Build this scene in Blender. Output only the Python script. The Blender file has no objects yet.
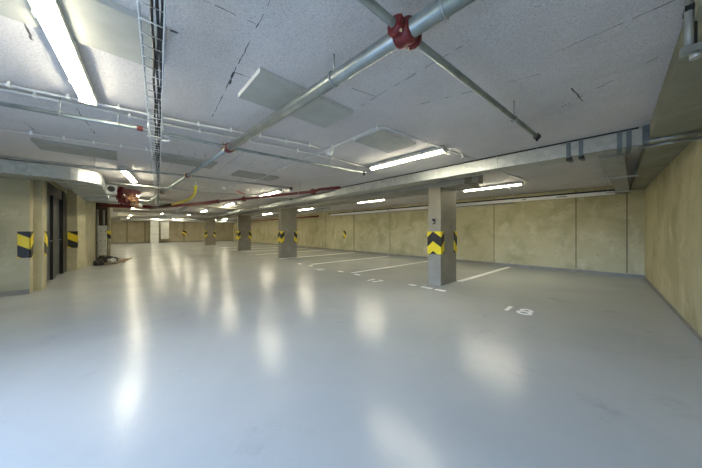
import bpy, bmesh, math, random
from mathutils import Vector, Matrix
random.seed(7)
S = bpy.context.scene
COL = S.collection
EYE = 1.25            # camera height; room axes: +X towards the stall wall, +Y down the aisle
HC = 2.53             # underside of the slab
F, CX, CY = 244.0, 351.0, 231.0
CA, SA = 0.734, 0.679

def ray(px, py):
    dx = (px - CX) / F
    return Vector((SA + CA * dx, CA - SA * dx, (CY - py) / F))
def at_z(px, py, z):                     # survey: the point seen at a pixel, at height z
    d = ray(px, py); t = (z - EYE) / d.z
    return Vector((0, 0, EYE)) + d * t
def at_x(px, py, x):
    d = ray(px, py); return Vector((0, 0, EYE)) + d * (x / d.x)
def at_y(px, py, y):
    d = ray(px, py); return Vector((0, 0, EYE)) + d * (y / d.y)

# ------------------------------------------------------------------ materials
def new_mat(name):
    m = bpy.data.materials.new(name); m.use_nodes = True
    nt = m.node_tree; b = nt.nodes['Principled BSDF']
    return m, nt, b
def plain(name, col, rough=0.5, metal=0.0, var=0.06, scale=8.0, bump=0.0, spec=None):
    m, nt, b = new_mat(name)
    tc = nt.nodes.new('ShaderNodeTexCoord'); n = nt.nodes.new('ShaderNodeTexNoise')
    n.inputs['Scale'].default_value = scale; n.inputs['Detail'].default_value = 5
    nt.links.new(tc.outputs['Object'], n.inputs['Vector'])
    r = nt.nodes.new('ShaderNodeValToRGB')
    r.color_ramp.elements[0].position = .3; r.color_ramp.elements[1].position = .7
    r.color_ramp.elements[0].color = [max(0, c * (1 - var * 2)) for c in col] + [1]
    r.color_ramp.elements[1].color = [min(1, c * (1 + var)) for c in col] + [1]
    nt.links.new(n.outputs['Fac'], r.inputs['Fac']); nt.links.new(r.outputs['Color'], b.inputs['Base Color'])
    b.inputs['Roughness'].default_value = rough; b.inputs['Metallic'].default_value = metal
    if spec is not None: b.inputs['Specular IOR Level'].default_value = spec
    if bump:
        bp = nt.nodes.new('ShaderNodeBump'); bp.inputs['Strength'].default_value = bump; bp.inputs['Distance'].default_value = .01
        nt.links.new(n.outputs['Fac'], bp.inputs['Height']); nt.links.new(bp.outputs['Normal'], b.inputs['Normal'])
    return m
def mix(nt, a, b, fac, mode='MIX'):
    x = nt.nodes.new('ShaderNodeMix'); x.data_type = 'RGBA'; x.blend_type = mode
    for s, v in (('Factor', fac),):
        if hasattr(v, 'is_linked'): nt.links.new(v, x.inputs[0])
        else: x.inputs[0].default_value = v
    for i, v in ((6, a), (7, b)):
        if hasattr(v, 'is_linked'): nt.links.new(v, x.inputs[i])
        else: x.inputs[i].default_value = list(v) + [1]
    return x.outputs[2]
def noise(nt, scale, detail=4, rough=.5, vec=None, dist=0):
    n = nt.nodes.new('ShaderNodeTexNoise')
    n.inputs['Scale'].default_value = scale; n.inputs['Detail'].default_value = detail
    n.inputs['Roughness'].default_value = rough; n.inputs['Distortion'].default_value = dist
    if vec: nt.links.new(vec, n.inputs['Vector'])
    return n.outputs['Fac']
def ramp(nt, fac, p0, p1, c0=(0, 0, 0), c1=(1, 1, 1)):
    r = nt.nodes.new('ShaderNodeValToRGB')
    r.color_ramp.elements[0].position = p0; r.color_ramp.elements[1].position = p1
    r.color_ramp.elements[0].color = list(c0) + [1]; r.color_ramp.elements[1].color = list(c1) + [1]
    nt.links.new(fac, r.inputs['Fac']); return r.outputs['Color']
def geopos(nt, scale=None):
    g = nt.nodes.new('ShaderNodeNewGeometry'); v = g.outputs['Position']
    if scale:
        mp = nt.nodes.new('ShaderNodeMapping'); mp.inputs['Scale'].default_value = scale
        nt.links.new(v, mp.inputs['Vector']); v = mp.outputs['Vector']
    return v
def concrete(name, base, dark, pale, rough=.85, drip=True):
    m, nt, b = new_mat(name)
    v = geopos(nt)
    big = noise(nt, .9, 6, .6, v, .6)
    c = mix(nt, dark, base, ramp(nt, big, .32, .55))
    c = mix(nt, c, pale, ramp(nt, noise(nt, 2.3, 8, .65, v, .3), .52, .75))
    if drip:
        vs = geopos(nt, (3, 3, .6))
        c = mix(nt, c, [x * .72 for x in base], ramp(nt, noise(nt, 1.2, 5, .6, vs), .58, .78))
    pore = ramp(nt, noise(nt, 26, 3, .6, v), .66, .74)
    c = mix(nt, c, [x * .55 for x in base], pore)
    nt.links.new(c, b.inputs['Base Color'])
    b.inputs['Roughness'].default_value = rough
    b.inputs['Specular IOR Level'].default_value = .3
    bp = nt.nodes.new('ShaderNodeBump'); bp.inputs['Strength'].default_value = .25; bp.inputs['Distance'].default_value = .01
    nt.links.new(noise(nt, 14, 8, .7, v), bp.inputs['Height']); nt.links.new(bp.outputs['Normal'], b.inputs['Normal'])
    return m
M = {}
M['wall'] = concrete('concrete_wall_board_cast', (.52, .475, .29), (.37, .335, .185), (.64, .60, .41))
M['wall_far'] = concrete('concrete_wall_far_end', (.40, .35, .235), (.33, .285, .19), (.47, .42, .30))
M['pier'] = concrete('concrete_pier_pale', (.48, .45, .31), (.37, .345, .235), (.60, .57, .42))
M['column'] = concrete('concrete_column_grey', (.30, .272, .21), (.235, .21, .16), (.37, .34, .27), .6)
M['beam'] = concrete('concrete_beam_grey', (.36, .34, .28), (.28, .26, .22), (.42, .40, .34))
M['soffit'] = concrete('concrete_soffit_olive', (.30, .29, .21), (.23, .22, .16), (.36, .35, .27))
M['brown'] = plain('brown_painted_pier', (.10, .072, .05), .7, 0, .1, 5)
M['joint'] = plain('dark_joint_filler', (.17, .145, .09), .9)
M['floor_edge'] = plain('grey_floor_paint_upstand', (.25, .24, .20), .6, 0, .1, 4)

def make_floor():
    m, nt, b = new_mat('epoxy_floor_grey')
    v = geopos(nt)
    c = mix(nt, (.385, .405, .405), (.44, .455, .45), ramp(nt, noise(nt, .55, 6, .6, v, .5), .35, .65))
    c = mix(nt, c, (.29, .31, .315), ramp(nt, noise(nt, 2.2, 8, .7, v, .8), .60, .85))
    vs = geopos(nt, (.5, 2.5, 1))
    c = mix(nt, c, (.45, .475, .48), ramp(nt, noise(nt, 1.3, 6, .65, vs), .62, .9))
    nt.links.new(c, b.inputs['Base Color'])
    rr = nt.nodes.new('ShaderNodeMapRange')
    nt.links.new(noise(nt, 1.1, 5, .6, v), rr.inputs[0])
    rr.inputs[3].default_value = .17; rr.inputs[4].default_value = .28
    nt.links.new(rr.outputs[0], b.inputs['Roughness'])
    b.inputs['Specular IOR Level'].default_value = .24
    bp = nt.nodes.new('ShaderNodeBump'); bp.inputs['Strength'].default_value = .16; bp.inputs['Distance'].default_value = .005
    nt.links.new(noise(nt, 45, 3, .55, v), bp.inputs['Height']); nt.links.new(bp.outputs['Normal'], b.inputs['Normal'])
    return m
M['floor'] = make_floor()

def make_ceiling():
    m, nt, b = new_mat('slab_underside_speckled')
    v = geopos(nt)
    c = mix(nt, (.54, .515, .51), (.63, .605, .595), ramp(nt, noise(nt, .8, 5, .6, v, .4), .35, .65))
    vs = geopos(nt, (1.3, .5, 1))
    c = mix(nt, c, (.47, .455, .44), ramp(nt, noise(nt, 1.5, 6, .7, vs), .55, .8))
    c = mix(nt, c, (.30, .29, .29), ramp(nt, noise(nt, 110, 4, .75, v), .52, .68))
    c = mix(nt, c, (.70, .69, .68), ramp(nt, noise(nt, 90, 3, .7, v), .56, .70))
    nt.links.new(c, b.inputs['Base Color']); b.inputs['Roughness'].default_value = .95
    b.inputs['Specular IOR Level'].default_value = .15
    bp = nt.nodes.new('ShaderNodeBump'); bp.inputs['Strength'].default_value = .35; bp.inputs['Distance'].default_value = .008
    nt.links.new(noise(nt, 50, 4, .6, v), bp.inputs['Height']); nt.links.new(bp.outputs['Normal'], b.inputs['Normal'])
    return m
M['ceiling'] = make_ceiling()
M['crack'] = plain('ceiling_joint_dark', (.10, .095, .09), .95, 0, .2, 30)
M['board'] = plain('insulation_board_grey', (.40, .40, .36), .9, 0, .05, 6)
M['board_edge'] = plain('insulation_board_edge', (.62, .62, .60), .9, 0, .04, 30)
M['board_dark'] = plain('insulation_board_shaded', (.34, .335, .30), .9, 0, .06, 6)  # dark tone carries the shade on the second-row boards; branch duct shares it

def make_galv():
    m, nt, b = new_mat('galvanised_steel')
    v = geopos(nt)
    vo = nt.nodes.new('ShaderNodeTexVoronoi'); vo.inputs['Scale'].default_value = 14
    nt.links.new(v, vo.inputs['Vector'])
    c = mix(nt, (.36, .39, .39), (.50, .52, .52), vo.outputs['Color'])
    nt.links.new(c, b.inputs['Base Color'])
    b.inputs['Metallic'].default_value = .8
    rr = nt.nodes.new('ShaderNodeMapRange'); nt.links.new(noise(nt, 6, 4, .6, v), rr.inputs[0])
    rr.inputs[3].default_value = .32; rr.inputs[4].default_value = .5
    nt.links.new(rr.outputs[0], b.inputs['Roughness'])
    return m
M['galv'] = make_galv()
M['galv_dark'] = plain('steel_flange_dark', (.16, .20, .24), .45, .6)
M['pipe'] = plain('zinc_sprinkler_pipe', (.34, .38, .375), .36, .65, .12, 9)
M['conduit'] = plain('pale_plastic_conduit', (.62, .63, .62), .5, 0, .04, 8)
M['conduit_grey'] = plain('grey_steel_conduit', (.36, .37, .35), .45, .3, .08, 8)
M['white'] = plain('white_enamel', (.78, .78, .75), .4, 0, .03, 5)
M['offwhite'] = plain('off_white_sheet', (.62, .61, .56), .5, 0, .06, 3)
M['red'] = plain('red_pipe_paint', (.155, .013, .015), .38, 0, .15, 20)
M['darkred'] = plain('maroon_coupling_paint', (.15, .025, .022), .45, 0, .15, 20)
M['redpale'] = plain('faded_red_primer', (.50, .20, .16), .5, 0, .15, 10)
M['brass'] = plain('brass_bolt', (.75, .62, .36), .35, .8)
M['copper'] = plain('copper_valve', (.65, .36, .18), .4, .7)
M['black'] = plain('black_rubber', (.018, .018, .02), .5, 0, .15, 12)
M['black_metal'] = plain('black_door_frame', (.016, .018, .020), .35, .2, .1, 4)
M['door_grey'] = plain('slate_door_leaf', (.075, .085, .09), .4, .3, .12, 3)
M['yellow'] = plain('yellow_gas_pipe_paint', (.78, .68, .03), .45, 0, .06, 10)
M['line'] = plain('white_road_paint', (.90, .90, .87), .5, 0, .05, 12)
M['wood'] = plain('raw_timber', (.35, .26, .15), .8, 0, .15, 14)
M['cloth'] = plain('grey_plastic_sheet', (.50, .50, .50), .5, 0, .2, 16)
M['number'] = plain('white_number_paint', (.90, .90, .88), .5, 0, .05, 20)

def make_glow():
    m, nt, b = new_mat('opal_diffuser_lit')
    b.inputs['Base Color'].default_value = (.9, .9, .88, 1)
    b.inputs['Emission Color'].default_value = (1.0, .922, .69, 1)
    b.inputs['Emission Strength'].default_value = 24
    return m
M['glow'] = make_glow()

def make_hazard(name, swap):
    # U = distance from the wrapped corner, V = height on the pad: 45-degree chevrons
    m, nt, b = new_mat(name)
    uv = nt.nodes.new('ShaderNodeUVMap'); uv.uv_map = 'UVMap'
    sp = nt.nodes.new('ShaderNodeSeparateXYZ'); nt.links.new(uv.outputs['UV'], sp.inputs[0])
    def mth(op, a, c=None):
        n = nt.nodes.new('ShaderNodeMath'); n.operation = op
        for i, v in enumerate((a, c)):
            if v is None: continue
            if hasattr(v, 'is_linked'): nt.links.new(v, n.inputs[i])
            else: n.inputs[i].default_value = v
        return n.outputs[0]
    t = mth('SUBTRACT', mth('SUBTRACT', sp.outputs['Y'], mth('MULTIPLY', sp.outputs['X'], .6 if swap else 1.0)), .16)
    fr = mth('FRACT', mth('DIVIDE', mth('ADD', t, 4.5), .45))
    k = mth('LESS_THAN', fr, .5)
    black, yel = (.022, .019, .017), (.80, .62, .02)
    nt.links.new(mix(nt, black if swap else yel, yel if swap else black, k), b.inputs['Base Color'])
    b.inputs['Roughness'].default_value = .5
    return m
M['hazard'] = make_hazard('hazard_chevron_pad', False)
M['hazard_wall'] = make_hazard('hazard_chevron_pad_wall', True)

# ------------------------------------------------------------------ mesh helpers
class MB:
    def __init__(self): self.bm = bmesh.new()
    def _faces(self, vs, idx, mi=0, smooth=False):
        bv = [self.bm.verts.new(v) for v in vs]
        for f in idx:
            fc = self.bm.faces.new([bv[i] for i in f]); fc.material_index = mi; fc.smooth = smooth
        return self
    def box(self, a, b, mi=0):
        x0, x1 = sorted((a[0], b[0])); y0, y1 = sorted((a[1], b[1])); z0, z1 = sorted((a[2], b[2]))
        vs = [(x0,y0,z0),(x1,y0,z0),(x1,y1,z0),(x0,y1,z0),(x0,y0,z1),(x1,y0,z1),(x1,y1,z1),(x0,y1,z1)]
        return self._faces(vs, [(3,2,1,0),(4,5,6,7),(0,1,5,4),(1,2,6,5),(2,3,7,6),(3,0,4,7)], mi)
    def prism(self, poly, z0, z1, mi=0):
        n = len(poly)
        vs = [(p[0], p[1], z0) for p in poly] + [(p[0], p[1], z1) for p in poly]
        idx = [tuple(reversed(range(n))), tuple(range(n, 2*n))] + [(i, (i+1) % n, n+(i+1) % n, n+i) for i in range(n)]
        return self._faces(vs, idx, mi)
    def bar(self, p, q, w, h, mi=0, up=(0, 0, 1)):
        p, q = Vector(p), Vector(q); d = (q - p).normalized(); u = Vector(up)
        if abs(d.dot(u)) > .95: u = Vector((0, 1, 0))
        s = d.cross(u).normalized() * w / 2; u = s.cross(d).normalized() * h / 2
        vs = [p-s-u, p+s-u, p+s+u, p-s+u, q-s-u, q+s-u, q+s+u, q-s+u]
        return self._faces(vs, [(0,1,2,3),(7,6,5,4),(1,0,4,5),(2,1,5,6),(3,2,6,7),(0,3,7,4)], mi)
    def tube(self, pts, r, n=12, mi=0, closed=False):
        pts = [Vector(p) for p in pts]; k = len(pts)
        rs = r if isinstance(r, (list, tuple)) else [r] * k
        def tan(i):
            if closed: return (pts[(i+1) % k] - pts[(i-1) % k]).normalized()
            if i == 0: return (pts[1]-pts[0]).normalized()
            if i == k-1: return (pts[-1]-pts[-2]).normalized()
            return ((pts[i+1]-pts[i]).normalized() + (pts[i]-pts[i-1]).normalized()).normalized()
        t = tan(0); u = Vector((0, 0, 1)) if abs(t.z) < .9 else Vector((1, 0, 0))
        rings = []
        for i in range(k):
            t = tan(i); u = (u - t * u.dot(t)).normalized(); w = t.cross(u)
            rings.append([self.bm.verts.new(pts[i] + (u * math.cos(2*math.pi*j/n) + w * math.sin(2*math.pi*j/n)) * rs[i]) for j in range(n)])
        for i in range(k if closed else k-1):
            A, B = rings[i], rings[(i+1) % k]
            for j in range(n):
                f = self.bm.faces.new((A[j], A[(j+1) % n], B[(j+1) % n], B[j])); f.smooth = True; f.material_index = mi
        if not closed:
            f = self.bm.faces.new(list(reversed(rings[0]))); f.material_index = mi
            f = self.bm.faces.new(rings[-1]); f.material_index = mi
        return self
    def build(self, name, mats, parent=None, bevel=0, recalc=True):
        if recalc: bmesh.ops.recalc_face_normals(self.bm, faces=self.bm.faces)
        me = bpy.data.meshes.new(name); self.bm.to_mesh(me); self.bm.free()
        for m in (mats if isinstance(mats, (list, tuple)) else [mats]): me.materials.append(M[m])
        o = bpy.data.objects.new(name, me); COL.objects.link(o)
        if parent is not None:
            o.parent = parent
            if parent.type == 'EMPTY': o.matrix_parent_inverse = Matrix.Translation(-parent.location)
        if bevel:
            b = o.modifiers.new('Bevel', 'BEVEL'); b.width = bevel; b.segments = 2; b.limit_method = 'ANGLE'
        return o
def tag(o, label, cat, group=None, kind=None):
    o['label'] = label; o['category'] = cat
    if group: o['group'] = group
    if kind: o['kind'] = kind
    return o
def thing(name, loc, label, cat, group=None):
    e = bpy.data.objects.new(name, None); e.location = loc; e.empty_display_size = .1; COL.objects.link(e)
    return tag(e, label, cat, group)
def struct(name, mb, mats, label=None, cat='structure'):
    o = mb.build(name, mats); o['kind'] = 'structure'
    o['label'] = label or name.replace('_', ' '); o['category'] = cat
    return o
def copy_tree(src, loc=None, parent=None):
    c = src.copy(); COL.objects.link(c)
    if parent is not None: c.parent = parent
    for ch in list(src.children): copy_tree(ch, None, c)
    if loc is not None: c.location = loc
    return c
def arc(c, r, a0, a1, n, z):
    return [Vector((c[0] + r*math.cos(a0+(a1-a0)*i/n), c[1] + r*math.sin(a0+(a1-a0)*i/n), z)) for i in range(n+1)]

# ------------------------------------------------------------------ the setting
XB, YR, YF, XF = 10.1, -0.6, 33.0, -3.2     # stall wall, right wall, far wall, wall behind camera
f = MB(); f.box((XF-.2, YR-.6, -.2), (XB+.2, YF+.2, 0))
struct('floor', f, 'floor', 'glossy grey epoxy painted garage floor', 'floor')
c = MB(); c.box((XF-.2, YR-.6, HC), (XB+.2, YF+.2, HC+.3), 0)
def crack(p, q, w=.008, gap=.3, wob=.004):
    p, q = Vector(p), Vector(q); L = (q-p).length; d = (q-p)/L; s = Vector((-d.y, d.x, 0)); x = 0
    o = 0
    while x < L:
        st = random.uniform(.02, .10); e = min(L, x+st); o2 = random.uniform(-wob, wob)
        if random.random() > gap:
            ww = w * random.uniform(.35, 1.1); z = HC - .0015
            a, b = p + d*x + s*o, p + d*e + s*o2
            vs = [(a - s*ww/2), (b - s*ww/2), (b + s*ww/2), (a + s*ww/2)]
            c._faces([(v.x, v.y, z) for v in vs], [(0, 1, 2, 3)], 1)
        o = o2; x = e
def pcrack(a, b, **k): crack(at_z(*a, HC), at_z(*b, HC), **k)
pcrack((270, 0), (211, 119), gap=.15); pcrack((203, 0), (256, 24)); pcrack((234, 72), (262, 82), gap=.1)
pcrack((234, 72), (229, 84), w=.02, gap=.1)
pcrack((352, 111), (463, 45)); pcrack((345, 86), (375, 96)); pcrack((420, 104), (540, 74), gap=.45, w=.008)
pcrack((528, 64), (675, 0), gap=.2); pcrack((561, 107), (675, 48), gap=.4, w=.009)
pcrack((569, 85), (583, 101), w=.014, gap=.05); pcrack((582, 102), (566, 106), gap=.1)
pcrack((76, 108), (95, 134), gap=.1, w=.01); pcrack((22, 20), (32, 40), w=.012); pcrack((24, 122), (50, 142), gap=.2)
pcrack((196, 152), (190, 162)); pcrack((246, 150), (218, 171), gap=.1); pcrack((300, 150), (262, 166), gap=.4)
pcrack((326, 186), (370, 170), gap=.3); pcrack((170, 30), (178, 33), w=.05, gap=0)
for k in range(4, 15):
    crack((-1.2, 2.2*k, 0), (5, 2.2*k, 0), gap=.35, w=.01)
for x in (.65, 1.75, 2.3, 3.4): crack((x, 4.5, 0), (x, 20, 0), gap=.5, w=.008)
struct('ceiling', c, ['ceiling', 'crack'], 'grey speckled concrete slab ceiling with dark joints', 'ceiling')

w = MB(); w.box((XB, YR-.2, 0), (XB+.2, YF+.2, HC))
for px in (627, 576, 494, 390, 354, 302):
    y = at_x(px, CY, XB).y
    w.box((XB-.003, y-.012 if px != 354 else y-.03, .1), (XB+.01, y+.012 if px != 354 else y+.03, HC-.02), 1)
for y in (13.5, 20.5, 24.5, 28.5): w.box((XB-.003, y-.015, .1), (XB+.01, y+.015, HC-.02), 1)
# tie holes of the formwork
for y in (-.05, .35, 1.3, 2.4, 3.6, 4.8, 6.0, 7.1, 8.4, 9.8, 11.6, 12.8):
    for z in (.55, 1.95): w.tube([(XB-.003, y, z), (XB+.01, y, z)], .014, 8, 1)
struct('wall_back', w, ['wall', 'joint'], 'yellowish concrete wall behind the parking stalls', 'wall')
w = MB(); w.prism([(XB, -.54), (XB, -.8), (XF-.2, -1.15), (XF-.2, -.86)], 0, HC)
struct('wall_right', w, 'wall', 'yellowish concrete side wall at the right edge', 'wall')
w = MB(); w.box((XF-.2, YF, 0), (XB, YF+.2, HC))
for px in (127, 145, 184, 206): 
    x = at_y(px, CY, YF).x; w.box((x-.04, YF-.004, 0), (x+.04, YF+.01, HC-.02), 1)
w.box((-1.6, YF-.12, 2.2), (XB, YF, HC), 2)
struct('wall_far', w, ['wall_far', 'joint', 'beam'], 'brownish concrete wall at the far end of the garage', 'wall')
# wall behind the camera; its unseen entrance is added to let blue daylight in
w = MB(); w.box((XF-.2, -1.1, 0), (XF, -.4, HC)); w.box((XF-.2, 2.4, 0), (XF, YF, HC)); w.box((XF-.2, -.4, 2.2), (XF, 2.4, HC))
struct('wall_front', w, 'wall', 'concrete wall with an added open vehicle entrance', 'wall')
# left side: pier, recessed doorway, second pier and the wall running on
w = MB()
w.box((XF, 7.92, 0), (-1.40, 8.18, HC)); w.box((XF, 8.18, 0), (-1.43, 8.24, HC)); w.box((XF, 8.24, 0), (-1.29, 8.62, HC))
w.box((XF, 8.62, 2.42), (-1.34, 11.62, HC))
w.box((XF, 8.62, 0), (-1.9, 11.62, 2.42))
w.box((XF, 11.62, 0), (-1.13, 11.9, HC), 0)
w.prism([(XF, 11.9), (-1.13, 11.9), (-1.20, 12.05), (-1.0, 12.3), (-.92, 14.6), (-.98, 15.9), (XF, 15.9)], 0, HC)
w.box((XF, 15.9, 0), (-.60, 16.2, HC), 2); w.box((-.60, 15.86, 0), (-.50, 16.24, HC), 0)
struct('wall_left', w, ['pier', 'column', 'brown'], 'pale concrete wall with piers beside the dark doors', 'wall')
# beams
b = MB(); b.box((5.25, 2.15, EYE+1.0), (6.05, YF, HC)); b.box((5.2, 1.86, EYE+.99), (5.45, 1.98, HC))
struct('trim_1', b, 'beam', 'concrete beam over the row of columns', 'beam')
b = MB(); b.box((XF, -.9, EYE+1.12), (XB, -.285, HC))
struct('trim_2', b, 'soffit', 'olive dropped soffit along the right wall', 'beam')
b = MB()
for y in (12.6, 18.8, 25.0): b.box((-.5, y, HC-.20), (5.2, y+.35, HC))
struct('trim_3', b, 'beam', 'shallow concrete cross beams over the far aisle', 'beam')
# painted upstands
def skirting(name, mb, label): struct(name, mb, 'floor_edge', label, 'baseboard')
k = MB(); k.box((XB-.02, -.54, 0), (XB, YF, .08)); skirting('baseboard_back', k, 'grey painted upstand along the stall wall')
k = MB(); k.prism([(XB-.03, -.54), (XF, -.855), (XF, -.845), (XB-.03, -.53)], 0, .05); skirting('baseboard_right', k, 'grey painted upstand along the right wall')
k = MB(); k.box((XF, 7.895, 0), (-1.40, 7.92, .095)); skirting('baseboard_left', k, 'blue grey painted upstand of the left pier')
k = MB(); k.box((XF, YF-.02, 0), (XB-.03, YF, .12)); skirting('baseboard_far', k, 'grey painted upstand of the far wall')

# door_1: dark lift or plant-room double doors in the recess
d = MB(); d.box((-1.9, 8.64, 0), (-1.38, 8.74, 2.42)); d.box((-1.9, 11.0, 0), (-1.34, 11.6, 2.42)); d.box((-1.9, 8.64, 2.16), (-1.36, 11.6, 2.42))
d.box((-1.9, 9.8, 0), (-1.36, 10.2, 2.16))
door = d.build('door_1', 'black_metal'); door['kind'] = 'structure'; door['label'] = 'dark metal double doors between the striped piers'; door['category'] = 'door'
for y0, y1 in ((8.74, 9.8), (10.2, 11.0)):
    l = MB(); l.box((-1.50, y0, .01), (-1.41, y1, 2.16)); lf = l.build('door_leaf', 'door_grey', door)
    h = MB(); yy = y1-.1; h.tube([(-1.41, yy, 1.0), (-1.37, yy, 1.0), (-1.37, yy-.12, 1.0)], .011, 8); h.build('door_handle', 'galv', lf)

# ------------------------------------------------------------------ columns with chevron pads
def pad(name, rects, parent, mats, z0=.72, z1=1.24):
    """rects: list of (x0,y0,x1,y1,axis,corner) thin plates; UV runs from the wrapped corner."""
    bm = bmesh.new(); uvl = bm.loops.layers.uv.new('UVMap')
    for (p0, p1, th, us) in rects:
        p0, p1 = Vector(p0), Vector(p1); d = (p1-p0).normalized(); nrm = Vector((d.y, -d.x)) * th
        n = len(us)
        pts = [p0 + (p1-p0)*t for t, u in us]
        def quad(vs, uvs):
            f = bm.faces.new([bm.verts.new(v) for v in vs])
            for lp, u in zip(f.loops, uvs): lp[uvl].uv = u
        for i in range(n-1):
            a, b_ = pts[i], pts[i+1]; ua, ub = us[i][1], us[i+1][1]
            o1, o2 = a+nrm, b_+nrm; H = z1-z0
            quad([(o1.x,o1.y,z0),(o2.x,o2.y,z0),(o2.x,o2.y,z1),(o1.x,o1.y,z1)], [(ua,0),(ub,0),(ub,H),(ua,H)])
            quad([(a.x,a.y,z1),(o1.x,o1.y,z1),(o2.x,o2.y,z1),(b_.x,b_.y,z1)], [(ua,H),(ua,H),(ub,H),(ub,H)])
            quad([(a.x,a.y,z0),(b_.x,b_.y,z0),(o2.x,o2.y,z0),(o1.x,o1.y,z0)], [(ua,0),(ub,0),(ub,0),(ua,0)])
        for q, u in ((pts[0], us[0][1]), (pts[-1], us[-1][1])):
            o1 = q+nrm
            quad([(q.x,q.y,z0),(o1.x,o1.y,z0),(o1.x,o1.y,z1),(q.x,q.y,z1)], [(u,0),(u,0),(u,H),(u,H)])
    bmesh.ops.recalc_face_normals(bm, faces=bm.faces)
    me = bpy.data.meshes.new(name); bm.to_mesh(me); bm.free(); me.materials.append(M[mats])
    o = bpy.data.objects.new(name, me); COL.objects.link(o)
    if parent is not None: o.parent = parent
    return o
def column(y0, label, first=False):
    W, D = .31, .80
    e = thing('concrete_column', (5.25, y0, 0), label, 'column', 'columns along the parking stalls')
    s = MB(); s.box((0, 0, 0), (D, W, EYE+1.0)); sh = s.build('shaft', 'column', None, .006); sh.parent = e
    t = .014
    half = [(0, 0), (.42, .135), (1, 0)]
    # front pad: whole narrow face plus a return on each broad side
    pad('hazard_pad', [((0, W+t), (0, -t), t, half), ((.14, 0), (0, 0), -t, [(0, .14), (1, 0)]), ((0, W), (.14, W), -t, [(0, 0), (1, .14)])], e, 'hazard')
    pad('hazard_pad', [((D, -t), (D, W+t), t, half), ((D, 0), (D-.14, 0), -t, [(0, 0), (1, .14)]), ((D-.14, W), (D, W), -t, [(0, .14), (1, 0)])], e, 'hazard')
    if first:
        k = MB(); k.box((-.03, .13, 1.475), (0, .19, 1.53))
        k.tube([(-.03, .19, 1.53), (-.05, .16, 1.52), (-.055, .12, 1.49), (-.05, .11, 1.45), (-.04, .13, 1.42), (-.035, .17, 1.42)], .013, 8)
        k.build('socket_bracket', 'black', None).parent = e
    return e
column(2.68, 'grey concrete column with striped pads nearest the parking stalls and the camera', True)
column(10.38, 'second concrete column along the stalls, behind the nearest one')
column(16.2, 'third concrete column along the stalls, counted from the camera')
column(24.8, 'farthest and palest looking concrete column of the row')
# pads on the left piers and walls
pl = pad('hazard_pad', [((-1.545, 7.92), (-1.386, 7.92), .014, [(0, .16), (1, 0)]), ((-1.40, 7.906), (-1.40, 8.12), .014, [(0, 0), (1, .21)])], None, 'hazard_wall')
tag(pl, 'black and yellow pad wrapping the corner of the left foreground pier', 'hazard pad', 'hazard pads on the left piers')
pl = pad('hazard_pad', [((-1.29, 8.42), (-1.29, 8.634), .014, [(0, .2), (1, 0)]), ((-1.276, 8.62), (-1.45, 8.62), .014, [(0, 0), (1, .17)])], None, 'hazard_wall')
tag(pl, 'sliver of striped pad on the near edge of the dark doorway', 'hazard pad', 'hazard pads on the left piers')
pl = pad('hazard_pad', [((-1.32, 11.62), (-1.116, 11.62), .014, [(0, .2), (1, 0)]), ((-1.13, 11.606), (-1.13, 11.82), .014, [(0, 0), (1, .2)])], None, 'hazard_wall')
tag(pl, 'black and yellow pad on the grey pier right of the dark doors', 'hazard pad', 'hazard pads on the left piers')
pl = pad('hazard_pad', [((-.62, 15.86), (-.486, 15.86), .014, [(0, .15), (1, 0)]), ((-.50, 15.846), (-.50, 16.0), .014, [(0, 0), (1, .15)])], None, 'hazard_wall', .9, 1.26)
tag(pl, 'small yellow pad on the brown pier beside the white meter cabinet', 'hazard pad', 'hazard pads on the left piers')
yy = at_x(344.8, CY, XB).y
pl = pad('hazard_pad', [((XB, yy+.12), (XB, yy-.12), .014, [(0, .24), (1, 0)])], None, 'hazard', .80, 1.28)
tag(pl, 'narrow black and yellow strip on the wall behind the stalls', 'hazard pad')
xx = at_y(184.5, CY, YF).x
pl = pad('hazard_pad', [((xx-.2, YF), (xx+.2, YF), .014, [(0, .24), (1, 0)])], None, 'hazard', .8, 1.32)
tag(pl, 'striped pad on the far end wall left of the farthest column', 'hazard pad')

# ------------------------------------------------------------------ ceiling lights
def light_proto(L=1.5):
    e = thing('ceiling_light', (0, 0, HC), '', 'ceiling light', 'fluorescent batten lights on the ceiling')
    h = MB(); h.box((-.058, -L/2+.02, -.066), (.058, L/2-.02, -.012)); h.box((-.03, -L/2+.1, -.012), (.03, L/2-.1, 0)); h.build('housing', 'offwhite', None, .006).parent = e
    g = MB(); n = 8; pr = [(-.050, -.055)]
    for i in range(n+1):
        t = math.pi * i / n; pr.append((-.050*math.cos(t), -.064 - .034*math.sin(t)))
    pr.append((.050, -.055))
    m = len(pr); v0 = [(x, -L/2+.03, z) for x, z in pr]; v1 = [(x, L/2-.03, z) for x, z in pr]
    g._faces(v0+v1, [tuple(range(m)), tuple(range(2*m-1, m-1, -1))] + [(i, (i+1) % m, m+(i+1) % m, m+i) for i in range(m)], 0, False)
    g.build('diffuser', 'glow').parent = e
    for s in (-1, 1):
        k = MB(); k.box((-.06, s*(L/2-.032), -.098), (.06, s*L/2, -.03)); k.build('end_cap', 'offwhite', None, .01).parent = e
        k2 = MB(); k2.box((-.066, s*.4-.02, -.075), (-.056, s*.4+.02, -.03)); k2.build('latch', 'galv', None).parent = e
    return e
proto = None
def light(x, y, rot, label):
    global proto
    if proto is None: proto = light_proto(); e = proto
    else: e = copy_tree(proto)
    e.location = (x, y, HC); e.rotation_euler = (0, 0, rot); e['label'] = label
    return e
nth = ['second', 'third', 'fourth', 'fifth', 'sixth', 'seventh']
light(-.295, 2.60, -.055, 'brightest tube light nearest the camera, left of the cable tray')
light(.055, 7.28, -.138, 'second tube light from the camera in the row beside the cable tray')
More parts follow.
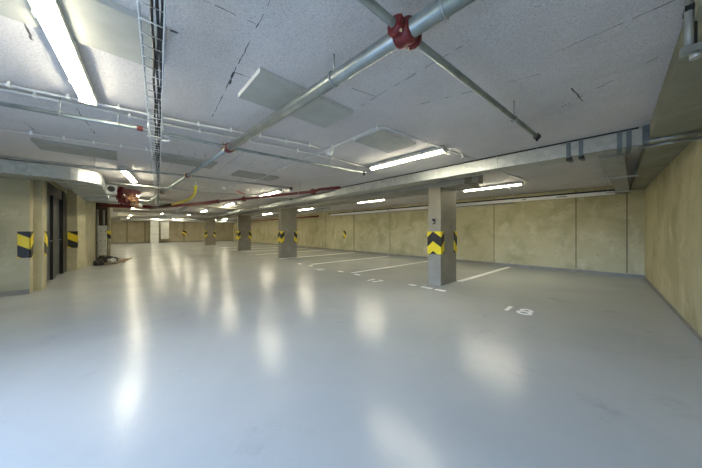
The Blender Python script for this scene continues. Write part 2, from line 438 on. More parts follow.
for (x, y), n in zip([(.30, 11.0), (.3, 17.0), (.3, 24.5)], nth[1:]):
    light(x, y, 0, n + ' tube light from the camera in the row beside the cable tray')
p, q = at_z(441, 152.5, HC-.09), at_z(374, 169, HC-.09)
light((p.x+q.x)/2, (p.y+q.y)/2, math.atan2(-(q.x-p.x), q.y-p.y), 'long tube light in front of the galvanised duct, above the stalls')
for (x, y), n in zip([(3.45, 7.6), (3.5, 12.0), (3.5, 16.8), (3.5, 21.8), (3.5, 27.0)], nth):
    light(x, y, 0, n + ' tube light from the camera in the row in front of the duct')
for (x, y), lab in (((.2, 30.6), 'added left tube light close in front of the far wall'), ((3.6, 30.6), 'added middle tube light close in front of the far wall'), ((7.4, 30.6), 'added right tube light close in front of the far wall'),
                    ((-1.7, 19.5), 'added tube light beyond the brown pier at the left'), ((-1.7, 25.5), 'added tube light farther back beyond the brown pier at the left'), ((1.9, 21.0), 'added tube light in the middle of the far aisle, nearer one'), ((1.9, 27.0), 'added tube light in the middle of the far aisle, farther one')):
    light(x, y, 0, lab)  # added lamps, put in to brighten the far end
light(7.5, 2.35, 0, 'tube light behind the duct, right of the nearest column')
light(7.3, 6.7, 0, 'tube light behind the duct, left of the nearest column')
for (x, y), n in zip([(7.4, 11.7), (7.4, 16.7), (7.4, 21.7), (7.4, 26.7)], nth[1:]):
    light(x, y, 0, n + ' tube light from the right in the row over the parking stalls')

# ------------------------------------------------------------------ insulation boards stuck to the ceiling
def board(x0, x1, y0, y1, label, mat='board', th=.04):
    b = MB(); b.box((x0, y0, HC-th), (x1, y1, HC), 0)
    for f in b.bm.faces:
        if abs(f.calc_center_median().z - (HC-th)) > .001: f.material_index = 1
    o = b.build('insulation_board', [mat, 'board_edge' if mat == 'board' else mat], None, .003)
    tag(o, label, 'board', 'insulation boards on the ceiling')
board(-.80, .18, 1.90, 2.40, 'large pale insulation board right of the nearest tube light')
board(.77, 1.77, 1.88, 2.38, 'grey insulation board crossed by the thick sprinkler pipe')
board(2.30, 3.08, 1.95, 2.45, 'grey insulation board framed by the bent white conduit')
board(-.95, -.10, 5.42, 5.95, 'long dark insulation board above the left duct', 'board_dark')
board(.35, 1.25, 5.0, 5.5, 'dark insulation board just right of the cable tray', 'board_dark')
board(1.75, 2.65, 5.35, 5.85, 'dark insulation board above the red pipe', 'board_dark')

# ------------------------------------------------------------------ sprinkler pipes
HP = EYE + 1.10
def P(px, py, z=HP): return at_z(px, py, z)
def coupling(parent, c, d, r, mat='red', side=None, bolts=True):
    """grooved clamp ring round a pipe of radius r at c along d, with ears and bolts"""
    c, d = Vector(c), Vector(d).normalized(); k = MB()
    q = min(1, r/.04)
    prof = [(-.05*q, r*1.02), (-.05*q, r*1.28), (-.03*q, r*1.42), (0, r*1.30), (.03*q, r*1.42), (.05*q, r*1.28), (.05*q, r*1.02)]
    k.tube([c + d*x for x, _ in prof], [v for _, v in prof], 16)
    s = d.cross(Vector((0, 0, 1))).normalized()
    for q in ((-1, 1) if bolts else ()):
        k.bar(c + s*q*r*1.2, c + s*q*r*2.0, r*1.4, r)
    o = k.build('coupling', mat, parent)
    if bolts:
        for q in (-1, 1):
            for j in (-1, 1):
                b = MB(); cc = c + s*q*(r*1.2+.018) + d*j*.02
                b.tube([cc + Vector((0, 0, -.045)), cc + Vector((0, 0, .045))], .009, 6)
                bo = b.build('bolt', 'brass'); bo.parent = o
    return o
def hanger(parent, c, r, d):
    c, d = Vector(c), Vector(d).normalized(); h = MB()
    s = d.cross(Vector((0, 0, 1))).normalized()
    h.tube([c + (s*math.cos(a) + Vector((0, 0, 1))*math.sin(a))*(r+.003) for a in [2*math.pi*i/20 for i in range(20)]], .006, 6, 0, True)
    h.tube([c + Vector((0, 0, r)), Vector((c.x, c.y, HC))], .005, 6)
    return h.build('hanger', 'galv', parent)
A, B_, C_, D_ = P(470, -11), P(405, 33), P(229, 148), P(160, 194)
main = thing('sprinkler_main_pipe', tuple(B_), 'thick zinc sprinkler pipe with a red clamp crossing the ceiling', 'pipe')
dAB = (C_-B_).normalized()
far = Vector((D_.x, D_.y, HP)) + (D_-C_).normalized()*2.5
k = MB(); k.tube([B_ - dAB*1.6, C_], .047, 20); k.build('pipe', 'pipe', main)
k = MB(); k.tube([C_, D_, far], .030, 14); k.build('pipe', 'pipe', main)
coupling(main, B_ + dAB*.0, dAB, .047, 'red')
k = MB(); dB = (P(537, 136.5) - B_).normalized()
k.tube([B_ - dB*.10, B_ - dB*.06, B_ + dB*.06, B_ + dB*.10], [.040, .047, .047, .040], 14); k.tube([B_ - dB*.085, B_ - dB*.065], .052, 14); k.tube([B_ + dB*.065, B_ + dB*.085], .052, 14)
k.build('tee_fitting', 'red', main)
coupling(main, C_, dAB, .044, 'darkred')
coupling(main, P(187.5, 175.5), dAB, .032, 'darkred'); coupling(main, P(162, 192.5), dAB, .032, 'darkred')
for c_, r in ((P(334, 79), .047), (P(445, 7), .047), (P(205, 164), .030)): hanger(main, c_, r, dAB)

def branch(pts, label, r=.022, cap='black', mat='pipe', couplings=(), hang=(), name='sprinkler_branch_pipe', cmat='red'):
    e = thing(name, tuple(pts[0]), label, 'pipe', 'sprinkler branch pipes across the ceiling')
    k = MB(); k.tube(pts, r, 12); k.build('pipe', mat, e)
    d = (pts[-1]-pts[-2]).normalized(); q = pts[-1]
    if cap:
        k = MB(); k.tube([q - d*.035, q - d*.03, q + d*.03, q + d*.035], [r*1.05, r*1.5, r*1.5, r*.9], 12)
        k.tube([q + Vector((0, 0, -r)), q + Vector((0, 0, -r-.03))], .012, 8)
        k.build('end_cap', cap, e)
    for c_ in couplings: coupling(e, c_, d, r, cmat, bolts=False)
    for c_ in hang: hanger(e, c_, r, d)
    return e
branch([P(366, 0) - dB*.4, P(366, 0), B_, P(537, 136.5)], 'straight thin pipe running from the red clamp out to a dark cap', .022, 'black', hang=[P(514, 119)])
branch([P(-25, 99), P(140, 128.5), P(229, 147.5), P(300, 161), P(364, 173)], 'pipe with a small red coupling, crossing below the front tube lights', .020, 'black', couplings=[P(140, 128.5)], cmat='darkred', hang=[P(60, 113.5), P(118, 124.5), P(330, 166.5)])
branch([P(-25, 153.5), P(96, 168), P(187.5, 175.5), P(291, 188.2)], 'long grey branch pipe crossing above the left duct', .020, 'black', mat='conduit_grey', hang=[P(95, 167.7), P(240, 182)])
branch([Vector((-.25, 7.85, HP)), Vector((4.2, 7.6, HP))], 'third grey branch pipe counted from the red clamp', .020, 'black', mat='conduit_grey')
branch([Vector((-.6, 11.6, HP)), Vector((4.6, 11.4, HP))], 'far grey branch pipe above the red pipe', .020, 'black', mat='conduit_grey')
branch([Vector((-.4, 16.6, HP)), Vector((4.8, 16.6, HP))], 'farthest grey branch pipe over the aisle', .020, 'black', mat='conduit_grey')

# ------------------------------------------------------------------ conduits on the ceiling
def conduit(pts, label, r=.011, mat='conduit', clips=6, name='electrical_conduit', z=None):
    e = thing(name, tuple(pts[0]), label, 'conduit', 'electrical conduits on the ceiling')
    k = MB(); k.tube(pts, r, 10); k.build('tube', mat, e)
    L = [0]
    for a, b in zip(pts, pts[1:]): L.append(L[-1] + (b-a).length)
    for i in range(clips):
        s = L[-1]*(i+.5)/clips
        j = max(q for q in range(len(pts)-1) if L[q] <= s)
        a, b = pts[j], pts[j+1]; d = (b-a).normalized(); p = a + d*(s-L[j])
        c_ = MB(); c_.bar(p - d*.012, p + d*.012, r*3, r*2.4)
        c_.box((p.x-.008, p.y-.008, p.z), (p.x+.008, p.y+.008, HC)); c_.build('clip', 'white', e)
    return e
ZC = HC - .035
def Q(px, py): return at_z(px, py, ZC)
conduit([Q(-25, 78.5), Q(77, 99.5), Q(180, 121), Q(246, 133.5), Q(300, 143.5), Q(320, 148)], 'upper white conduit of the pair, ending at the smoke detector', clips=9)
conduit([Q(-25, 84), Q(77, 104.5), Q(180, 127.5), Q(270, 145), Q(330, 158), Q(371, 168.5)], 'lower white conduit of the pair, running on to the tube light by the duct', clips=7)
conduit([Q(-25, 126), Q(150, 150.5), Q(158, 152)], 'thin pale conduit crossing above the long dark board', .008, clips=6)
bend = [Q(224, 189), Q(262, 178), Q(291, 164.5), Q(328, 149.5), Q(360, 135), Q(371, 130), Q(378, 128), Q(385, 127.5), Q(392, 129), Q(403, 134), Q(440, 147), Q(476, 159.3)]
conduit(bend, 'bent white conduit wrapping round the framed board', .010, clips=9)
conduit([Q(443, 153), Q(468, 158)], 'short feed conduit at the right end of the duct light', .009, clips=2)
conduit([Q(490, 167.5), Q(528, 181)], 'pale conduit feeding the light behind the duct', .018, clips=3)
conduit([Vector((XB-.05, 2.4, HC-.1)), Vector((7.8, 2.0, ZC))], 'thin conduit between the stall wall and the light', .008, clips=2)
# smoke detectors
def detector(px, py, label):
    p = at_z(px, py, HC-.03)
    e = thing('smoke_detector', (p.x, p.y, HC), label, 'smoke detector', 'smoke detectors on the ceiling')
    k = MB(); k.tube([(0, 0, 0), (0, 0, -.02)], .062, 20); k.build('base', 'white').parent = e
    k = MB(); k.tube([(0, 0, -.02), (0, 0, -.03), (0, 0, -.055), (0, 0, -.062)], [.058, .056, .046, .02], 20); k.build('head', 'white').parent = e
    return e
detector(329, 153.5, 'round white smoke detector hanging at the conduit near the framed board')
detector(224, 188.5, 'small white smoke detector near the thin end of the white conduit')
detector(247, 190, 'white smoke detector farther right above the red pipe')

# ------------------------------------------------------------------ cable tray with black cables
TZ = EYE + 1.0
tray = thing('cable_tray', (.09, 1.0, TZ), 'galvanised wire cable tray running down the ceiling of the aisle', 'cable tray')
y0, y1, xl, xr, hh = .35, 12.2, .043, .136, .05
slope = .078                                          # the run drifts slightly towards the stalls
def tx(x, y): return x + slope*(y-1.45)
k = MB(); n = int((y1-y0)/.105)
for x, z in ((xl, TZ+hh), (xr, TZ+hh), (xl, TZ), (xr, TZ)):
    k.tube([(tx(x, y0), y0, z), (tx(x, y1), y1, z)], .0045, 6)
for i in range(n+1):
    y = y0 + i*.105
    k.tube([(tx(xl, y), y, TZ+hh), (tx(xl, y), y, TZ-.003), (tx(xr, y), y, TZ-.003), (tx(xr, y), y, TZ+hh)], .0055, 5)
k.build('wire_basket', 'conduit', tray)
for y in (3.3, 5.2, 7.2, 9.4, 11.9):
    k = MB()
    k.bar((tx(xl-.02, y), y, TZ-.012), (tx(xr+.02, y), y, TZ-.012), .018, .01)
    for x in (xl-.014, xr+.014): k.tube([(tx(x, y), y, TZ-.02), (tx(x, y), y, HC)], .004, 6)
    k.build('hanger', 'galv', tray)
k = MB(); yj = 3.35
pts = [Vector((tx(xr, yj)+.01+.07*math.sin(t), yj+.12*math.cos(t), TZ+.02-.02*t/3)) for t in [math.pi*i/10 for i in range(11)]]
k.tube(pts, .012, 8); k.build('flexible_loop', 'conduit', tray)
for i, (x, z, lab) in enumerate(((.092, .012, 'leftmost black cable lying in the wire tray'), (.110, .012, 'middle black cable lying in the wire tray'), (.126, .012, 'rightmost black cable lying in the wire tray'))):
    k = MB(); pts = []
    for j in range(90):
        y = y0 + (y1-y0)*j/89
        pts.append((tx(x, y) + .004*math.sin(j*1.3+i*2), y, TZ + z + .002*math.sin(j*.9+i)))
    k.tube(pts, .0065, 8)
    tag(k.build('power_cable', 'black'), lab, 'cable', 'black cables in the cable tray')

# ------------------------------------------------------------------ ventilation ducts
duct = thing('ventilation_duct', (4.65, 0, EYE+1.06), 'long galvanised rectangular duct running in front of the column tops', 'duct')
dz0, dz1, dx0, dx1 = EYE+1.06, EYE+1.255, 4.62, 4.98
k = MB(); k.box((dx0, -.22, dz0), (dx1, 5.7, dz1)); k.build('duct_body', 'galv', duct, .003)
k = MB(); k.prism([(dx0+.02, 5.7), (dx1-.02, 5.7), (dx1+.1, 6.3), (dx1+.1, YF-1), (dx0+.12, YF-1), (dx0+.12, 6.3)], dz0+.02, dz1-.03); k.build('duct_run', 'galv', duct, .003)
def flange(px, w=.03, mat='galv_dark', ex=.012):
    y = at_x(px, CY, dx0).y
    f = MB(); f.box((dx0-ex, y-w/2, dz0-ex), (dx1+ex, y-w/2+w, dz1+.004)); f.build('flange', mat, duct)
for px in (568.5, 581, 619.5, 629): flange(px, .045, 'galv_dark', .018)
for px in (441.5, 497, 537): flange(px, .012, 'galv', .008)
for px in (641,): flange(px, .02, 'galv', .012)
for y in (6.0, 8.0, 11, 14, 17, 20, 24):
    f = MB(); f.box((dx0+.105, y-.02, dz0+.005), (dx1+.115, y+.02, dz1)); f.build('flange', 'galv', duct)
for px in (568.5, 581):
    y = at_x(px, CY, dx0).y; f = MB(); f.box((dx0+.03, y-.03, dz0-.05), (dx0+.09, y+.03, dz0-.018)); f.build('foot_bracket', 'black', duct)
k = MB(); k.box((dx0+.01, -.2, dz1), (dx1, 5.7, HC)); k.build('dark_top_strip', 'black', duct)  # black strip stands in for the shadow line on the ceiling above the duct
br = thing('branch_duct', (5.0, 0, dz0), 'short duct branching back from the main duct to the stall wall', 'duct')
k = MB(); k.prism([(4.99, -.09), (4.99, .16), (XB-.1, -.04), (XB-.1, -.27)], dz0-.03, dz0+.13); k.build('duct_body', 'board_dark', br, .003)
for x in (6.9, 9.4):
    k = MB(); k.bar((x, -.29, dz0-.042), (x, .16, dz0-.042), .05, .022); k.build('strap', 'galv', br)
    for y in (-.262, .122):
        k = MB(); k.tube([(x, y, dz0-.04), (x, y, HC)], .005, 6); k.build('threaded_rod', 'galv', br)
# dark perforated bracket that closes the duct end under the soffit edge
k = MB(); k.box((4.62, -.283, EYE+1.06), (4.66, -.235, HC))
for i in range(5): k.box((4.605, -.275, EYE+1.08+i*.04), (4.62, -.243, EYE+1.10+i*.04))
k.box((4.60, -.36, EYE+1.085), (4.64, -.23, EYE+1.10))
tag(k.build('perforated_bracket', 'galv_dark'), 'dark perforated bracket at the right end of the long duct', 'bracket')
# two pipes running on from the duct end to the right wall
for (z, x, r, lab) in ((EYE+1.085, 4.64, .020, 'upper galvanised pipe between duct end and right wall'), (EYE+1.045, 4.72, .016, 'lower galvanised pipe between duct end and right wall')):
    k = MB(); k.tube([(x, -.22, z), (x, -.68, z)], r*1.15, 12)
    tag(k.build('wall_pipe', 'pipe'), lab, 'pipe', 'pipes from the duct end to the right wall')
# strut bracket at the top right corner
sb = thing('strut_bracket', (2.2, -.25, HC), 'steel strut hanging from a vertical pipe in the upper right corner', 'bracket')
p = at_z(680, 54.7, EYE+.95)
k = MB(); k.box((p.x-.02, p.y, p.z-.012), (p.x+.02, YR, p.z+.025)); k.build('channel', 'galv', sb)
k = MB(); k.tube([(p.x+.012, p.y-.03, p.z+.02), (p.x+.012, p.y-.03, HC)], .016, 10); k.build('drop_pipe', 'conduit_grey', sb)
k = MB(); k.tube([(p.x+.05, p.y-.05, p.z+.02), (p.x+.05, p.y-.05, HC)], .012, 10); k.build('drop_pipe', 'black', sb)
k = MB(); k.box((p.x-.01, p.y-.06, HC-.11), (p.x+.065, p.y-.015, HC-.085)); k.build('pipe_clamp', 'black', sb)
k = MB(); k.tube([(p.x, p.y-.05, p.z-.045), (p.x, p.y-.05, p.z-.01)], .022, 10); k.build('threaded_nut', 'galv', sb)
# white trunking along the stall wall
t = thing('cable_trunking', (XB-.1, 4, EYE+1.0), 'white trunking along the top of the stall wall', 'trunking')
k = MB(); k.box((XB-.12, .0, EYE+1.02), (XB-.02, 12.8, EYE+1.115)); k.build('trunking_body', 'white', t, .004)
k = MB(); k.box((XB-.16, -.3, EYE+1.115), (XB, 13.0, EYE+1.16)); k.build('dark_top_strip', 'black', t)
for y0_, y1_ in ((1.0, 1.25), (2.05, 2.15), (7.9, 8.0)):
    k = MB(); k.box((XB-.125, y0_, EYE+1.055), (XB-.118, y1_, EYE+1.075)); k.build('cable_slot', 'black', t)
k = MB(); k.tube([(XB-.07, 2.4, EYE+.99), (XB-.07, 13.0, EYE+.99)], .022, 10); k.build('lower_pipe', 'conduit_grey', t)

# left duct: run along the pier top, bend, run down the aisle
ld = thing('ventilation_duct', (-1.0, 7.2, EYE+1.0), 'galvanised duct bending round the corner above the left doors', 'duct')
z0, z1 = EYE+1.01, EYE+1.245
ya, yb = 7.20, 7.82
k = MB(); k.box((XF, ya, z0), (-1.02, yb, z1)); k.build('duct_body', 'galv', ld, .003)
poly = [Vector((-1.02, ya, 0))] + [Vector((v.x, v.y, 0)) for v in arc((-.88, ya+.5), .5, -math.pi/2, 0, 8, 0)] + [Vector((-.38, 8.4, 0)), Vector((-1.0, 8.4, 0)), Vector((-1.02, yb, 0))]
k = MB(); k.prism(poly, z0-.01, z1+.005); k.build('elbow', 'galv', ld)
k = MB(); k.box((-.98, 8.4, z0+.0), (-.38, 11.3, z1)); k.build('duct_run', 'galv', ld, .003)
k = MB(); k.box((-.38, 9.1, z0-.02), (-.17, 9.6, z1-.01)); dmp = k.build('damper_box', 'galv', ld)
for x in (-1.30, -1.9, -2.5):
    k = MB(); k.box((x-.008, ya-.01, z0-.01), (x+.008, yb+.01, z1+.006)); k.build('seam', 'galv', ld)
k = MB(); k.box((-.9, ya-.012, z0-.02), (-.87, yb, z1+.008)); k.build('seam', 'galv', ld)
k = MB(); k.box((-1.0, 7.69, z0-.02), (-.368, 7.72, z1+.008)); k.build('seam', 'galv', ld)
k = MB(); k.box((-1.035, ya-.018, z0-.018), (-1.0, yb+.018, z1+.012)); k.build('flange', 'galv', ld)
for y in (8.4, 9.8, 11.28):
    k = MB(); k.box((-1.0, y-.02, z0-.018), (-.362, y+.02, z1+.012)); k.build('flange', 'galv', ld)
k = MB(); k.tube([(-.275, 9.11, EYE+1.12), (-.275, 9.08, EYE+1.12)], .075, 20); k.build('outlet', 'black', ld)
k = MB(); k.box((-.95, 10.9, z0-.05), (-.2, 11.8, z0+.08)); k.build('end_boot', 'galv', ld)

# ------------------------------------------------------------------ red pipe, valve set, yellow gas pipe
ZR = EYE + 1.0
def R(px, py, z=ZR): return at_z(px, py, z)
rp = thing('red_water_pipe', tuple(R(313, 192)), 'long bent red water pipe hanging across the middle of the garage', 'pipe')
pts = [R(340, 187.5, EYE+1.03), R(320, 189.3, EYE+1.03), R(313, 191.6), R(280, 195), R(244, 199), R(218, 201.5)]
k = MB(); k.tube(pts, .036, 14); k.build('pipe', 'red', rp)
k = MB(); pts2 = [R(218, 201.5), R(200, 203.5), R(177, 205.5), R(156, 207.5)]; k.tube(pts2, .06, 14); k.build('pipe', 'darkred', rp)
k = MB(); k.tube([R(156, 207.5), R(140, 206.5), R(118, 206), R(100, 205.5)], .07, 12); k.build('pipe', 'red', rp)
for c_ in (R(244, 199), R(313, 191.6), R(218, 201.5), R(177, 205.5)): coupling(rp, c_, pts[4]-pts[3], .05, 'darkred', bolts=False)
for c_ in (R(300, 193), R(262, 197), R(190, 204.5)): hanger(rp, c_, .05, pts[4]-pts[3])
k = MB(); v = R(244, 199); k.tube([v, v + Vector((0, 0, .16)), v + Vector((-.2, .05, .22))], .03, 10); k.build('riser', 'redpale', rp)

vs = thing('sprinkler_valve_set', (-.05, 9.6, EYE+1.0), 'tangle of red sprinkler valves at the end of the left duct', 'valves')
def V(px, py, t=12.0): return Vector((0, 0, EYE)) + ray(px, py)*t
t = 6.9
def tubepart(name, pts, r, mat, n=12):
    k = MB(); k.tube(pts, r, n); return k.build(name, mat, vs)
tubepart('riser_pipe', [V(121, 187, t), V(121, 203, t)], .065, 'red')
tubepart('flange', [V(121, 191.5, t), V(121, 193, t)], .10, 'darkred', 16)
tubepart('flange', [V(121, 198.5, t), V(121, 200, t)], .10, 'darkred', 16)
tubepart('header_pipe', [V(124, 191, t), V(138, 193, t)], .075, 'redpale')
tubepart('valve_body', [V(125, 199, t), V(128, 201.5, t), V(131, 204, t)], [.06, .11, .06], 'red')
tubepart('drain_pipe', [V(123, 196, t), V(129, 203, t), V(136, 207, t)], .035, 'copper')
tubepart('drain_pipe', [V(130, 196, t-.3), V(134, 201, t-.3), V(139, 206, t-.3)], .03, 'copper')
tubepart('drain_pipe', [V(134, 196, t), V(137, 199, t), V(137, 203, t)], .04, 'redpale')
c0 = V(133, 198, t-.4)
k = MB(); k.tube([c0 + Vector((.10*math.cos(a), .10*math.sin(a)*.6, .10*math.sin(a)*.8)) for a in [2*math.pi*i/18 for i in range(18)]], .02, 6, 0, True)
k.bar(c0 - Vector((.10, 0, 0)), c0 + Vector((.10, 0, 0)), .02, .02); k.build('hand_wheel', 'copper', vs)
tubepart('pressure_gauge', [V(140, 205, t-.3), V(141.2, 205, t-.3)], .05, 'white', 14)
tubepart('drain_pipe', [V(124, 190, t), V(127, 196, t-.2), V(126, 204, t)], .03, 'redpale')
tubepart('test_pipe', [V(118, 189, t), V(117, 197, t), V(122, 204, t)], .03, 'red')
tubepart('test_pipe', [V(128, 193, t-.2), V(133, 205, t-.2), V(142, 207.5, t-.2)], .025, 'copper')
tubepart('mounting_rod', [V(121, 187, t), Vector((V(121, 187, t).x, V(121, 187, t).y, HC))], .02, 'galv', 8)

yg = thing('gas_pipe', tuple(R(194, 187)), 'yellow pipe bending down above the long red pipe', 'pipe')
k = MB(); k.tube([R(196, 185.5, EYE+1.15), R(195.5, 190, EYE+1.05), R(194, 195, EYE+.98), R(190, 199, EYE+.95), R(182, 202, EYE+.95), R(172, 204.5, EYE+.95)], .032, 12); k.build('pipe', 'yellow', yg)
k = MB(); v = R(196, 185.5, EYE+1.15); k.tube([v, Vector((v.x, v.y, HC))], .02, 8); k.build('hanger', 'galv', yg)
k = MB(); k.tube([R(172, 204.5, EYE+.95), R(150, 208.5, EYE+.95)], .05, 10); k.build('pipe', 'black', yg)
yl = MB(); yl.tube([Vector((2.0, 24, EYE+.98)), Vector((2.0, 25, EYE+.98))], .06, 8)

# far overhead runs
def run(pts, r, mat, label, name='service_pipe'):
    k = MB(); k.tube(pts, r, 10); e = thing(name, tuple(pts[0]), label, 'pipe', 'service pipes in the far half'); k.build('pipe', mat, e)
    for i in (0, 1):
        p = Vector(pts[0]).lerp(Vector(pts[-1]), .25+.5*i); h = MB(); h.tube([p, (p.x, p.y, HC)], .008, 6); h.build('hanger', 'galv', e)
run([Vector((-.3, 19.5, EYE+1.0)), Vector((4.5, 19.5, EYE+1.0))], .07, 'offwhite', 'pale pipe crossing the far aisle behind the red pipe')
run([Vector((-.3, 27, EYE+.95)), Vector((9.5, 27, EYE+.95))], .10, 'offwhite', 'thick pale pipe crossing in front of the far wall')
run([Vector((-.3, 22.8, EYE+.98)), Vector((4.6, 22.8, EYE+.98))], .05, 'conduit_grey', 'grey pipe crossing between the two pale far pipes')
run([Vector((2.2, 13.5, EYE+1.19)), Vector((2.6, 29.5, EYE+1.19))], .06, 'pipe', 'zinc pipe running along the far aisle')
run([Vector((6.6, 8.5, EYE+1.0)), Vector((6.6, 30, EYE+1.0))], .05, 'conduit_grey', 'grey pipe above the stalls beyond the second column')
run([Vector((9.3, 13.2, EYE+.98)), Vector((9.3, 31, EYE+.98))], .05, 'red', 'red pipe above the far stalls along the wall')

# ------------------------------------------------------------------ far wall fittings
p = at_y(154.7, CY, 31.6)
fc = thing('service_column', (p.x, 31.6, 0), 'pale square column standing before the far wall', 'column')
k = MB(); k.box((-.33, 0, 0), (.33, .5, HC)); k.build('shaft', 'white', None, .01).parent = fc
for z in (.9, 1.7):
    k = MB(); k.box((-.335, -.008, z), (.335, 0, z+.02)); k.build('joint_band', 'conduit_grey', None).parent = fc
p = at_y(164.8, CY, 31.9)
fd = thing('vertical_duct', (p.x, 31.9, 0), 'pale vertical duct ending above the floor at the far wall', 'duct')
k = MB(); k.box((-.35, 0, .42), (.35, .45, HC)); k.build('duct_body', 'offwhite', None, .01).parent = fd
k = MB(); k.box((-.37, -.02, 2.1), (.37, .47, 2.16)); k.build('flange', 'white', None).parent = fd
k = MB(); k.box((-.25, .45, .7), (.25, 1.1, .8)); k.build('wall_bracket', 'galv', None).parent = fd

# ------------------------------------------------------------------ meter cabinet, conduit post and debris at the left pier
mc = thing('meter_cabinet', (-.78, 15.6, 0), 'white meter cabinet with six doors on the brown pier', 'cabinet')
k = MB(); k.box((-.95, 15.62, .15), (-.62, 15.9, 1.5)); k.build('body', 'conduit', mc, .005)
for i in range(2):
    for j in range(3):
        x0 = -.94 + i*.16; zz = .17 + j*.44
        k = MB(); k.box((x0, 15.60, zz), (x0+.15, 15.622, zz+.42)); dd = k.build('cabinet_door', 'white', mc, .003)
        h = MB(); h.box((x0+.125, 15.585, zz+.16), (x0+.14, 15.6, zz+.22)); hh_ = h.build('latch', 'black', None); hh_.parent = dd
        hh_['label'] = 'black latch'
k = MB(); k.box((-.93, 15.64, 0), (-.88, 15.88, .15)); k.build('foot', 'galv', mc)
k = MB(); k.box((-.69, 15.64, 0), (-.64, 15.88, .15)); k.build('foot', 'galv', mc)
for x, lab in ((-.90, 'left steel riser pipe beside the white meter cabinet'), (-.72, 'right steel riser pipe rising above the white meter cabinet')):
    k = MB(); zb = 0 if x < -.8 else 1.5
    k.tube([(x+.0, 15.45 if x < -.8 else 15.75, zb), (x, 15.45 if x < -.8 else 15.75, 2.2)], .035, 12)
    tag(k.build('riser_pipe', 'galv'), lab, 'pipe', 'steel risers at the brown pier')
# debris
k = MB(); k.prism([(-.86, 12.9), (-.25, 12.9), (.05, 14.6), (-.7, 14.8)], 0, .035); tag(k.build('timber_sheet', 'wood'), 'flat timber sheet on the floor under the black hose', 'board')
k = MB(); pts = []
for j in range(120):
    a = j*.35; r = .24 + .10*math.sin(j*.11); pts.append((-.52 + r*math.cos(a)*.9, 13.55 + r*math.sin(a)*1.3, .06 + .0013*j + .02*math.sin(j*.7)))
k.tube(pts, .026, 8); tag(k.build('hose_coil', 'black'), 'coiled black hose lying beside the left wall', 'hose')
def blob(name, mat, c, s, label, cat):
    bm = bmesh.new(); bmesh.ops.create_icosphere(bm, subdivisions=3, radius=1)
    for v in bm.verts:
        n = 1 + .22*math.sin(v.co.x*5+v.co.y*3) + .15*math.sin(v.co.y*7+v.co.z*5)
        v.co = Vector((v.co.x*s[0]*n, v.co.y*s[1]*n, max(-.0, v.co.z+.55)*s[2]*n))
    for f in bm.faces: f.smooth = True
    me = bpy.data.meshes.new(name); bm.to_mesh(me); bm.free(); me.materials.append(M[mat])
    o = bpy.data.objects.new(name, me); COL.objects.link(o); o.location = c
    return tag(o, label, cat)
blob('rubbish_bag', 'black', (-.70, 12.75, 0), (.13, .11, .12), 'black rubbish bag in front of the coiled hose', 'bag')
blob('plastic_sheet', 'cloth', (-.36, 13.0, .036), (.12, .2, .10), 'crumpled grey plastic sheet on the timber sheet', 'sheet')
k = MB(); k.bar((-.05, 12.9, .05), (.2, 14.9, .05), .06, .03); tag(k.build('timber_batten', 'wood'), 'loose timber batten on the floor right of the hose', 'batten')

# ------------------------------------------------------------------ painted floor markings
def pline(p, q, w, label, group='white parking stall lines', name='parking_line'):
    k = MB(); k.bar((p[0], p[1], .0015), (q[0], q[1], .0015), w, .003)
    return tag(k.build(name, 'line'), label, 'line', group)
pline((6.07, 2.62), (9.75, 2.48), .13, 'white stall line running past the nearest column to the wall')
pline((4.95, 5.33), (9.75, 5.22), .13, 'white stall line left of the nearest column')
pline((5.1, 7.72), (9.7, 7.62), .13, 'white stall line in the middle of the bay before the second column')
pline((5.1, 10.25), (9.7, 10.2), .13, 'white stall line beside the second column')
for y, lab in ((12.9, 'first white stall line beyond the second column'), (15.2, 'second white stall line beyond the second column'), (17.4, 'white stall line beside the third column'), (20, 'faint white stall line beyond the third column')):
    pline((5.1, y), (9.7, y), .10, lab)
names = {2.62: 'at the foot of the nearest column', 5.33: 'at the end of the line left of the nearest column', 7.72: 'at the end of the middle stall line'}
for y, wh in names.items():
    for dy, ln, pos in ((.56, .09, 'left'), (.2, .13, 'middle'), (-.12, .11, 'right')) if y == 2.62 else ((.42, .11, 'left'), (-.32, .11, 'right')):
        pline((4.88, y+dy-ln), (4.88, y+dy+ln), .11, f'{pos} white tick mark {wh}', 'white tick marks at the stall mouths', 'tick_mark')
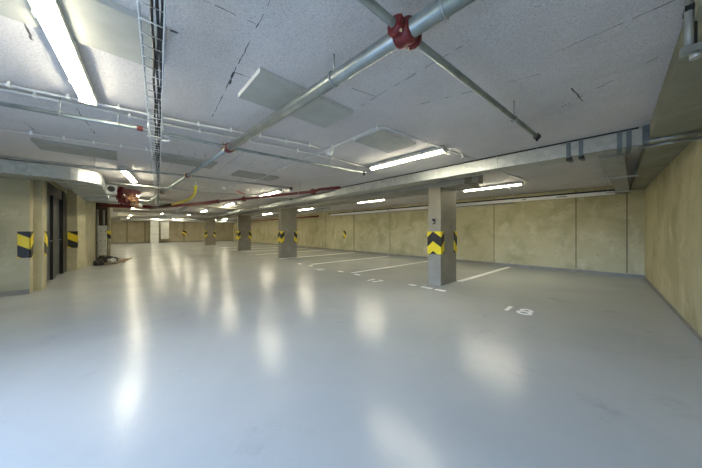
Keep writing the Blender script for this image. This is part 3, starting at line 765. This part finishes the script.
# stall numbers: letters lie flat with their tops towards the wall
def number(txt, x, y, size, label):
    segs = {'1': [((.35, .85), (.55, 1), (.55, 0))],
            '8': 'eight', '7': [((.1, 1), (.9, 1), (.35, 0))], '6': 'six'}
    e = thing('stall_number', (x, y, 0), label, 'number', 'stall numbers painted on the floor')
    wch = .62*size
    for i, ch in enumerate(txt):
        k = MB(); off = (i - (len(txt)-1)/2) * .78*size
        def T(u, v): return Vector((v*size - size/2, -(off + (u-.5)*wch), .0005))
        def strokes(pts, z=0.0):
            closed = pts[0] == pts[-1] or (Vector(pts[0])-Vector(pts[-1])).length < 1e-4
            P_ = [T(*p) for p in (pts[:-1] if closed else pts)]; m = len(P_); wd = .027
            L, R_ = [], []
            for i in range(m):
                a = P_[i-1] if (closed or i) else P_[i]; b = P_[(i+1) % m] if (closed or i < m-1) else P_[i]
                d = (b-a).normalized(); nn = Vector((-d.y, d.x, 0))*wd; L.append(P_[i]+nn); R_.append(P_[i]-nn)
            up = Vector((0, 0, .002+z))
            vs = [v+up for v in L] + [v+up for v in R_] + list(L) + list(R_)
            idx = []
            for i in range(m if closed else m-1):
                j = (i+1) % m
                idx += [(i, j, m+j, m+i), (i, 2*m+i, 2*m+j, j), (m+i, m+j, 3*m+j, 3*m+i)]
            k._faces(vs, idx)
        if ch == '8':
            strokes([(.5+.34*math.cos(t), .74+.24*math.sin(t)) for t in [2*math.pi*j/14 for j in range(15)]])
            strokes([(.5+.42*math.cos(t), .26+.26*math.sin(t)) for t in [2*math.pi*j/14 for j in range(15)]], .0015)
        elif ch == '6':
            strokes([(.5+.42*math.cos(t), .28+.28*math.sin(t)) for t in [2*math.pi*j/14 for j in range(15)]])
            strokes([(.08, .28), (.2, .7), (.6, 1)])
        else: strokes(segs[ch][0])
        k.build('digit', 'number').parent = e
    return e
p = at_z(516.5, 310, 0); number('18', p.x, p.y, .30, 'white number 18 painted in the right stall')
p = at_z(374, 280.5, 0); number('17', p.x, p.y, .28, 'faint white number in the stall left of the nearest column')
p = at_z(320, 269.3, 0); number('16', p.x, p.y, .28, 'faint white number in the third stall from the right wall')

# ------------------------------------------------------------------ daylight through the added entrance, camera
W = bpy.data.worlds.new('daylight'); S.world = W; W.use_nodes = True
nt = W.node_tree; bg = nt.nodes['Background']; bg.inputs['Strength'].default_value = 13.0
tc = nt.nodes.new('ShaderNodeTexCoord'); sx = nt.nodes.new('ShaderNodeSeparateXYZ'); nt.links.new(tc.outputs['Generated'], sx.inputs[0])
rp_ = nt.nodes.new('ShaderNodeValToRGB'); e_ = rp_.color_ramp.elements
e_[0].position = .0; e_[0].color = (.06, .06, .055, 1); e_[1].position = .04; e_[1].color = (.34, .56, 1.0, 1)
nt.links.new(sx.outputs['Z'], rp_.inputs['Fac']); nt.links.new(rp_.outputs['Color'], bg.inputs['Color'])
po = bpy.data.lights.new('added_entrance_portal', 'AREA'); po.shape = 'RECTANGLE'; po.size = 2.8; po.size_y = 2.2; po.cycles.is_portal = True
ob = bpy.data.objects.new('added_entrance_portal', po); COL.objects.link(ob); ob.location = (XF-.1, 1.0, 1.1); ob.rotation_euler = (math.pi/2, 0, -math.pi/2)

cam = bpy.data.cameras.new('camera'); cam.sensor_width = 36; cam.lens = 36*F/702; cam.shift_y = -3/702; cam.clip_start = .02
co = bpy.data.objects.new('camera', cam); COL.objects.link(co); co.location = (0, 0, EYE)
co.rotation_euler = (math.pi/2, 0, -math.atan2(SA, CA)); S.camera = co
vs_ = S.view_settings; vs_.view_transform = 'Standard'; vs_.look = 'None'; vs_.gamma = 1; vs_.use_curve_mapping = False
vs_.exposure = 1.57
S.cycles.use_denoising = True; S.cycles.max_bounces = 10; S.cycles.diffuse_bounces = 6; S.cycles.sample_clamp_indirect = 6
